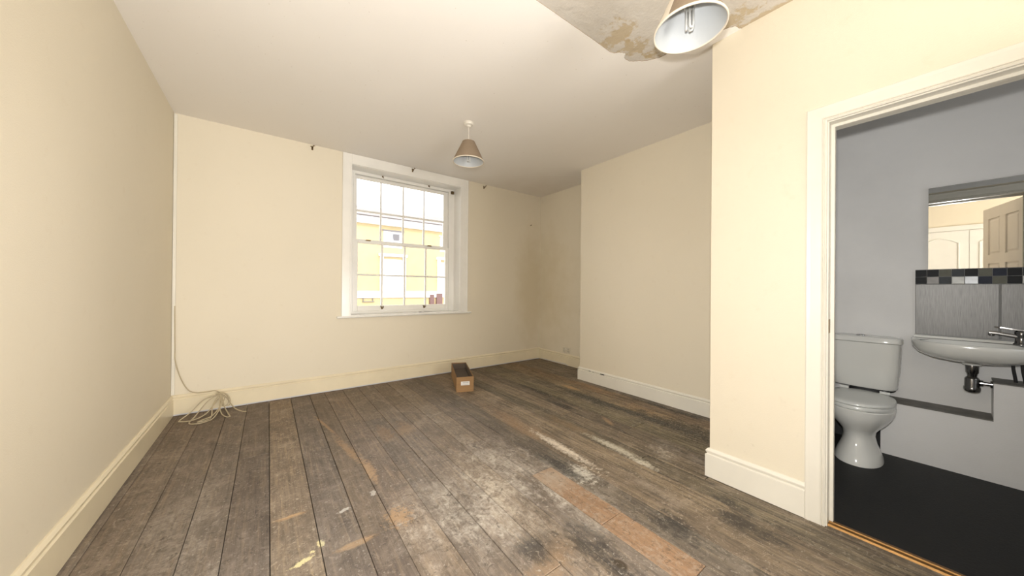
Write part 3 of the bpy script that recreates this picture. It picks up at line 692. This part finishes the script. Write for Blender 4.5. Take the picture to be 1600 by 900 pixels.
def toilet():
    T = thing('toilet', 'white close-coupled toilet with its lid down, on the black bathroom floor', 'toilet', (3.40, .40, .003))
    bm = bmesh.new()
    rs = [ring(0, 0, 0, .205, .120, 48, 2.2), ring(0, 0, .02, .203, .118, 48, 2.2), ring(.004, 0, .06, .185, .106, 48, 2.1), ring(.008, 0, .11, .162, .088, 48), ring(.012, 0, .16, .148, .078, 48),
          ring(.012, 0, .20, .152, .084, 48), ring(.010, 0, .235, .175, .108, 48), ring(.006, 0, .27, .205, .135, 48), ring(.004, 0, .31, .228, .158, 48), ring(.004, 0, .345, .240, .170, 48, 2.1), ring(.006, 0, .375, .246, .176, 48, 2.15), ring(.006, 0, .383, .240, .170, 48, 2.15)]
    loft(bm, rs); box(bm, .14, .40, -.10, .10, .28, .405, bev=.02)
    smooth_by_angle(obj('pan', bm, M['ceramic'], T), 40)
    bm = bmesh.new()
    loft(bm, [ring(0, 0, .384, .240, .172, 56, 2.2), ring(0, 0, .388, .246, .173, 56, 2.2), ring(0, 0, .408, .247, .174, 56, 2.2), ring(0, 0, .412, .243, .175, 56, 2.2)]); smooth_by_angle(obj('seat', bm, M['lid'], T), 50)
    bm = bmesh.new()
    loft(bm, [ring(0, 0, .413, .242, .174, 56, 2.2), ring(0, 0, .417, .248, .175, 56, 2.2), ring(0, 0, .427, .248, .175, 56, 2.2), ring(0, 0, .434, .240, .172, 56, 2.2), ring(0, 0, .438, .20, .135, 56, 2.2), ring(0, 0, .440, .10, .07, 56, 2.2)]); smooth_by_angle(obj('seat_lid', bm, M['lid'], T), 50)
    for s in (-1, 1):
        bm = bmesh.new(); cyl(bm, (.215, s * .08, .438), (.215, s * .13, .438), .012, 12); obj('seat_hinge', bm, M['lid'], T)
    cx = .325; bm = bmesh.new()
    loft(bm, [ring(cx, .012, .452, .082, .160, 56, 4.5), ring(cx, .012, .462, .088, .172, 56, 4.5), ring(cx, .012, .60, .095, .184, 56, 5), ring(cx, .012, .795, .098, .190, 56, 5)]); smooth_by_angle(obj('cistern', bm, M['ceramic'], T), 40)
    bm = bmesh.new()
    loft(bm, [ring(cx, .012, .797, .099, .192, 56, 5), ring(cx, .012, .801, .103, .197, 56, 5), ring(cx, .012, .822, .103, .197, 56, 5), ring(cx, .012, .836, .094, .188, 56, 5), ring(cx, .012, .840, .07, .16, 56, 4.5)]); cl = smooth_by_angle(obj('cistern_lid', bm, M['ceramic'], T), 40)
    bm = bmesh.new(); lathe(bm, [(.028, .839), (.028, .843), (.024, .846), (.024, .844), (.0, .845)], (cx, .03), 24); obj('flush_button', bm, M['chrome'], cl, True)
    bm = bmesh.new(); tube(bm, [(.14, 0, .16), (.26, 0, .18), (.40, 0, .18)], .05, 20); obj('waste_pipe', bm, M['rubber'], T, True)
    bm = bmesh.new(); tube(bm, [(.36, -.135, .47), (.36, -.14, .44), (.36, -.11, .42), (.40, -.10, .40)], .008, 8); obj('water_inlet', bm, M['old_chrome'], T)
    # soft coupling between pan and cistern
    bm = bmesh.new(); loft(bm, [ring(.31, .0, .40, .05, .09, 32, 3), ring(.31, .0, .452, .05, .09, 32, 3)]); obj('coupling', bm, M['rubber'], T)
toilet()

def basin():
    X0 = BX1; cy = -.075; hw = .258; D = .415
    T = thing('washbasin', 'white wall-hung washbasin with chrome mixer tap and bottle trap below the mirror', 'washbasin', (X0, cy, .86))
    def half(z, s, inset=0, fx=None, n=44, e=3.0):
        out = []
        d_ = D * (fx if fx else s) - inset; h_ = hw * s - inset
        for i in range(n + 1):
            t = -PI / 2 + PI * i / n; c, q = math.cos(t), math.sin(t)
            out.append((-d_ * abs(c) ** (2 / e), h_ * math.copysign(abs(q) ** (2 / e), q), z))
        return out
    bm = bmesh.new()
    rings = [half(-.125, .42, 0, .60), half(-.122, .52, 0, .68), half(-.108, .74, 0, .82), half(-.085, .90, 0, .92), half(-.055, .975, 0, .975), half(-.028, .995, 0, .995), half(-.010, 1.0), half(-.002, .99), half(0, .975), half(-.001, .955, 0), half(-.006, .93, 0)]
    # inner bowl, lowered and kept off the back edge by a shelf
    V = [[bm.verts.new(p) for p in r] for r in rings]
    for a, b in zip(V, V[1:]):
        for i in range(len(a) - 1): bm.faces.new((a[i], a[i + 1], b[i + 1], b[i]))
    bm.faces.new(V[0])
    bowl = []
    for z, s in ((-.006, 1.0), (-.03, .93), (-.07, .78), (-.10, .50), (-.108, .2)):
        bowl.append([(-.225 + -.165 * s * math.cos(t), .215 * s * math.sin(t), z) for t in [-PI / 2 + 2 * PI * i / 44 for i in range(44)]])
    W = [[bm.verts.new(p) for p in r] for r in bowl]
    for a, b in zip(W, W[1:]):
        for i in range(44): bm.faces.new((a[i], a[(i + 1) % 44], b[(i + 1) % 44], b[i]))
    bm.faces.new(W[-1])
    outer = V[-1]
    # deck between rim and bowl
    e = bmesh.ops.bridge_loops
    bm.edges.ensure_lookup_table()
    closing = bm.edges.new((outer[0], outer[-1]))
    l1 = [closing] + [bm.edges.get((outer[i], outer[i + 1])) for i in range(len(outer) - 1)]
    l2 = [bm.edges.get((W[0][i], W[0][(i + 1) % 44])) for i in range(44)]
    e(bm, edges=l1 + l2)
    # back closing
    backv = [r[0] for r in V] + [r[-1] for r in reversed(V)]
    bm.faces.new(backv)
    smooth_by_angle(obj('basin_bowl', bm, M['ceramic'], T), 45)
    bm = bmesh.new(); prism(bm, [(-.035, -.004), (-.032, .012), (-.001, .014), (-.001, -.004)], -hw * .95, hw * .95, 'y'); obj('back_lip', bm, M['ceramic'], T)
    # waste and bottle trap
    tx = -.135; bm = bmesh.new()
    lathe(bm, [(.0, -.118), (.036, -.118), (.040, -.132), (.037, -.150), (.022, -.152), (.0, -.152)], (tx, 0), 28); smooth_by_angle(obj('waste_collar', bm, M['ceramic'], T))
    bm = bmesh.new(); lathe(bm, [(.0, -.150), (.027, -.150), (.028, -.158), (.026, -.200), (.022, -.206), (.019, -.225), (.026, -.232), (.030, -.240), (.031, -.290), (.034, -.294), (.034, -.312), (.030, -.322), (.015, -.330), (.0, -.331)], (tx, 0), 28)
    tr_ = smooth_by_angle(obj('bottle_trap', bm, M['old_chrome'], T), 50)
    bm = bmesh.new(); cyl(bm, (tx, -.02, -.262), (tx, -.0765, -.262), .012, 16); cyl(bm, (tx, -.030, -.262), (tx, -.042, -.262), .019, 16); cyl(bm, (tx, -.068, -.262), (tx, -.0765, -.262), .022, 20); obj('trap_outlet', bm, M['old_chrome'], tr_)
    # mixer tap to the right of centre with lever and spout pointing left
    ty = -.178; txx = -.085
    bm = bmesh.new(); lathe(bm, [(.030, .0), (.030, .006), (.024, .012), (.022, .05), (.025, .060), (.025, .080), (.018, .088), (.0, .09)], (txx, ty), 28); tp = smooth_by_angle(obj('mixer_tap', bm, M['old_chrome'], T), 45)
    bm = bmesh.new(); loft(bm, [[(txx + a * .5, y, z + b) for a, b in ((-.030, -.010), (.030, -.010), (.034, 0), (.026, .011), (-.026, .011), (-.034, 0))] for y, z in ((ty, .048), (ty + .05, .058), (ty + .09, .066), (ty + .115, .066))]); cyl(bm, (txx, ty + .104, .066), (txx, ty + .106, .048), .013, 14); smooth_by_angle(obj('spout', bm, M['old_chrome'], tp), 60)
    bm = bmesh.new(); loft(bm, [[(txx + a, y, z + b) for a, b in ((-.013 * s, -.004), (.013 * s, -.004), (.012 * s, .004), (-.012 * s, .004))] for y, z, s in ((ty - .012, .088, 1.2), (ty + .03, .095, 1.1), (ty + .075, .102, .9), (ty + .095, .104, .5))]); obj('lever', bm, M['old_chrome'], tp)
    for k, yy in enumerate((-.148, -.180)):
        bm = bmesh.new(); tube(bm, [(-.10, yy, -.10), (-.10, yy - .002, -.15), (-.095, yy - .008, -.20), (-.09, yy - .012, -.235)], .0075, 10); obj('supply_hose', bm, M['rubber'], T)
basin()

# splashback: large brushed tiles and two rows of mosaic
sp = thing('splashback', 'grey tiled splashback with a two-row dark mosaic border above the basin', 'splashback', (BX1, -.18, .876))
obj('grout', B((-.004, 0, -.36, .346, .0, .470)), M['bath_tile_gap'], sp)
for a, b in ((.0, .346), (-.36, -.004)):
    obj('large_tile', B((-.010, -.003, a + .002, b - .002, .002, .362), bev=.001), M['steel'], sp)
row1 = 'black black olive slate black olive navy black slate navy olive black black'.split()
row2 = 'black grey slate silver bright navy olive black silver slate black grey navy'.split()
wd = .0535
for r, row in enumerate((row2, row1)):
    for k, cname in enumerate(row):
        y1 = .346 - k * wd; y0 = y1 - wd + .0025
        obj('mosaic_tile', B((-.010, -.003, y0, y1, .366 + r * .0515, .366 + r * .0515 + .049), bev=.001), TILE[cname], sp)
# mirror, leaning very slightly forward
mr = thing('wall_mirror', 'frameless rectangular mirror above the mosaic border over the basin', 'mirror', (BX1 - .006, -.17, 1.345)); mr.rotation_euler = (0, math.radians(-.35), 0)
obj('mirror_glass', B((-.0065, -.006, -.278, .278, .001, .582)), M['mirror'], mr)
obj('mirror_backing', B((-.006, .0, -.278, .278, 0, .583)), M['ledge'], mr)

# ------------------------------------------------------------------ street outside
GZ = -3.4
struct('street_ground', B((-30, 40, YW + .36, 40, GZ - .2, GZ)), M['asphalt'], label='grey street below the window')
struct('pavement', B((-30, 40, 13.6, 16.0, GZ, GZ + .12)), M['pavement'])
def terrace():
    Y = 16.0
    T = thing('terrace_building', 'yellow brick terrace with white stucco bands and sash windows across the street', 'building', (4.8, Y, GZ))
    ox, oz = 4.8, GZ
    def bx(*b): return (b[0] - ox, b[1] - ox, b[2] - Y, b[3] - Y, b[4] - oz, b[5] - oz)
    wins = [4.78 + 2.86 * k for k in range(-4, 5)]
    zs = [(3.10, 3.87), (1.05, 2.55)]
    # brick wall built around its openings
    bl = []; x0 = wins[0] - 1.43; x1 = wins[-1] + 1.43; xs = [x0]
    for c in wins: xs += [c - .45, c + .45]
    xs.append(x1)
    for i in range(0, len(xs) - 1, 2): bl.append(bx(xs[i], xs[i + 1], Y, Y + .4, GZ, 4.12))
    for c in wins:
        for a, b in ((GZ, -2.2 + 0), (-.3, 1.05), (2.55, 3.10), (3.87, 4.12)): bl.append(bx(c - .45, c + .45, Y, Y + .4, a, b))
    obj('wall', B(*bl), M['brick'], T)
    obj('cornice', B(bx(x0, x1, Y - .18, Y + .1, 4.12, 4.30), bx(x0, x1, Y - .30, Y + .1, 4.30, 4.42)), M['stucco'], T)
    obj('string_course', B(bx(x0, x1, Y - .07, Y, .72, 1.02)), M['stucco'], T)
    obj('gutter', B(bx(x0, x1, Y - .36, Y - .29, 4.40, 4.44)), M['slate_roof'], T)
    bm = bmesh.new(); prism(bm, [(-.36, 4.44 - oz), (-.30, 4.42 - oz), (4.5, 4.42 - oz), (4.5, 7.0 - oz)][:1] + [(-.36, 4.42 - oz), (6.0, 4.42 - oz), (2.9, 5.55 - oz)], x0 - ox, x1 - ox, 'x'); obj('roof', bm, M['slate_roof'], T)
    for cx in (1.2, 9.2): obj('chimney', B(bx(cx, cx + 1.3, Y + 2.3, Y + 3.2, 4.8, 6.6)), M['brick'], T)
    for n_, c in enumerate(wins):
        for k, (a, b) in enumerate(zs):
            f = B(bx(c - .45, c - .36, Y + .05, Y + .16, a, b), bx(c + .36, c + .45, Y + .05, Y + .16, a, b), bx(c - .36, c + .36, Y + .05, Y + .16, a, a + .09), bx(c - .36, c + .36, Y + .05, Y + .16, b - .08, b), bx(c - .36, c + .36, Y + .05, Y + .15, (a + b) / 2 - .03, (a + b) / 2 + .03))
            f = obj('window', f, M['stucco'], T)
            obj('pane', B(bx(c - .36, c + .36, Y + .10, Y + .12, a + .09, b - .08)), M['pane_far'], f)
            if k == 0:
                obj('lintel', B(bx(c - .52, c + .52, Y - .05, Y + .02, b, b + .06)), M['dark_pane'] if n_ == 4 else M['stucco'], T)
            else:
                obj('surround', B(bx(c - .60, c - .45, Y - .08, Y + .02, a - .02, b + .12), bx(c + .45, c + .60, Y - .08, Y + .02, a - .02, b + .12), bx(c - .66, c + .66, Y - .12, Y + .02, b + .12, b + .24)), M['stucco'], T)
                if n_ % 2 == 0: obj('blind_slat', B(bx(c - .36, c + .36, Y + .085, Y + .095, 1.62, 1.66), bx(c - .30, c + .33, Y + .085, Y + .095, 1.98, 2.03)), M['pane_far'], f)
        # open casement with a dark gap in the visible upper window
        if n_ == 4: obj('open_vent', B(bx(c + .02, c + .30, Y + .03, Y + .10, 3.46, 3.76)), M['dark_pane'], T)
        obj('door', B(bx(c - .45, c + .45, Y + .1, Y + .2, -2.2, -.3)), M['red_paint'], T)
    # red panel at the right and a sign bracket by the left
    obj('shop_panel', B(bx(6.62, 6.85, Y - .10, Y, .35, .85), bx(6.98, 7.30, Y - .10, Y, .33, .92)), M['red_paint'], T)
    obj('wall_bracket', B(bx(3.45, 3.90, Y - .06, Y, .98, 1.0), bx(3.45, 3.47, Y - .06, Y, .55, .98), bx(3.86, 3.88, Y - .06, Y, .55, .98), bx(3.42, 3.95, Y - .06, Y, .53, .56)), M['ledge'], T)
    return T
terrace()
# thin aerial on the roof ridge line
t = thing('roof_aerial', 'thin dark aerial bar standing on the roof across the street', 'aerial', (4.1, 15.75, 4.44))
obj('mast', B((-.012, .012, -.012, .012, 0, .52)), M['dark_pane'], t)
obj('bar', B((-.40, .42, -.012, .012, .50, .525)), M['dark_pane'], t)
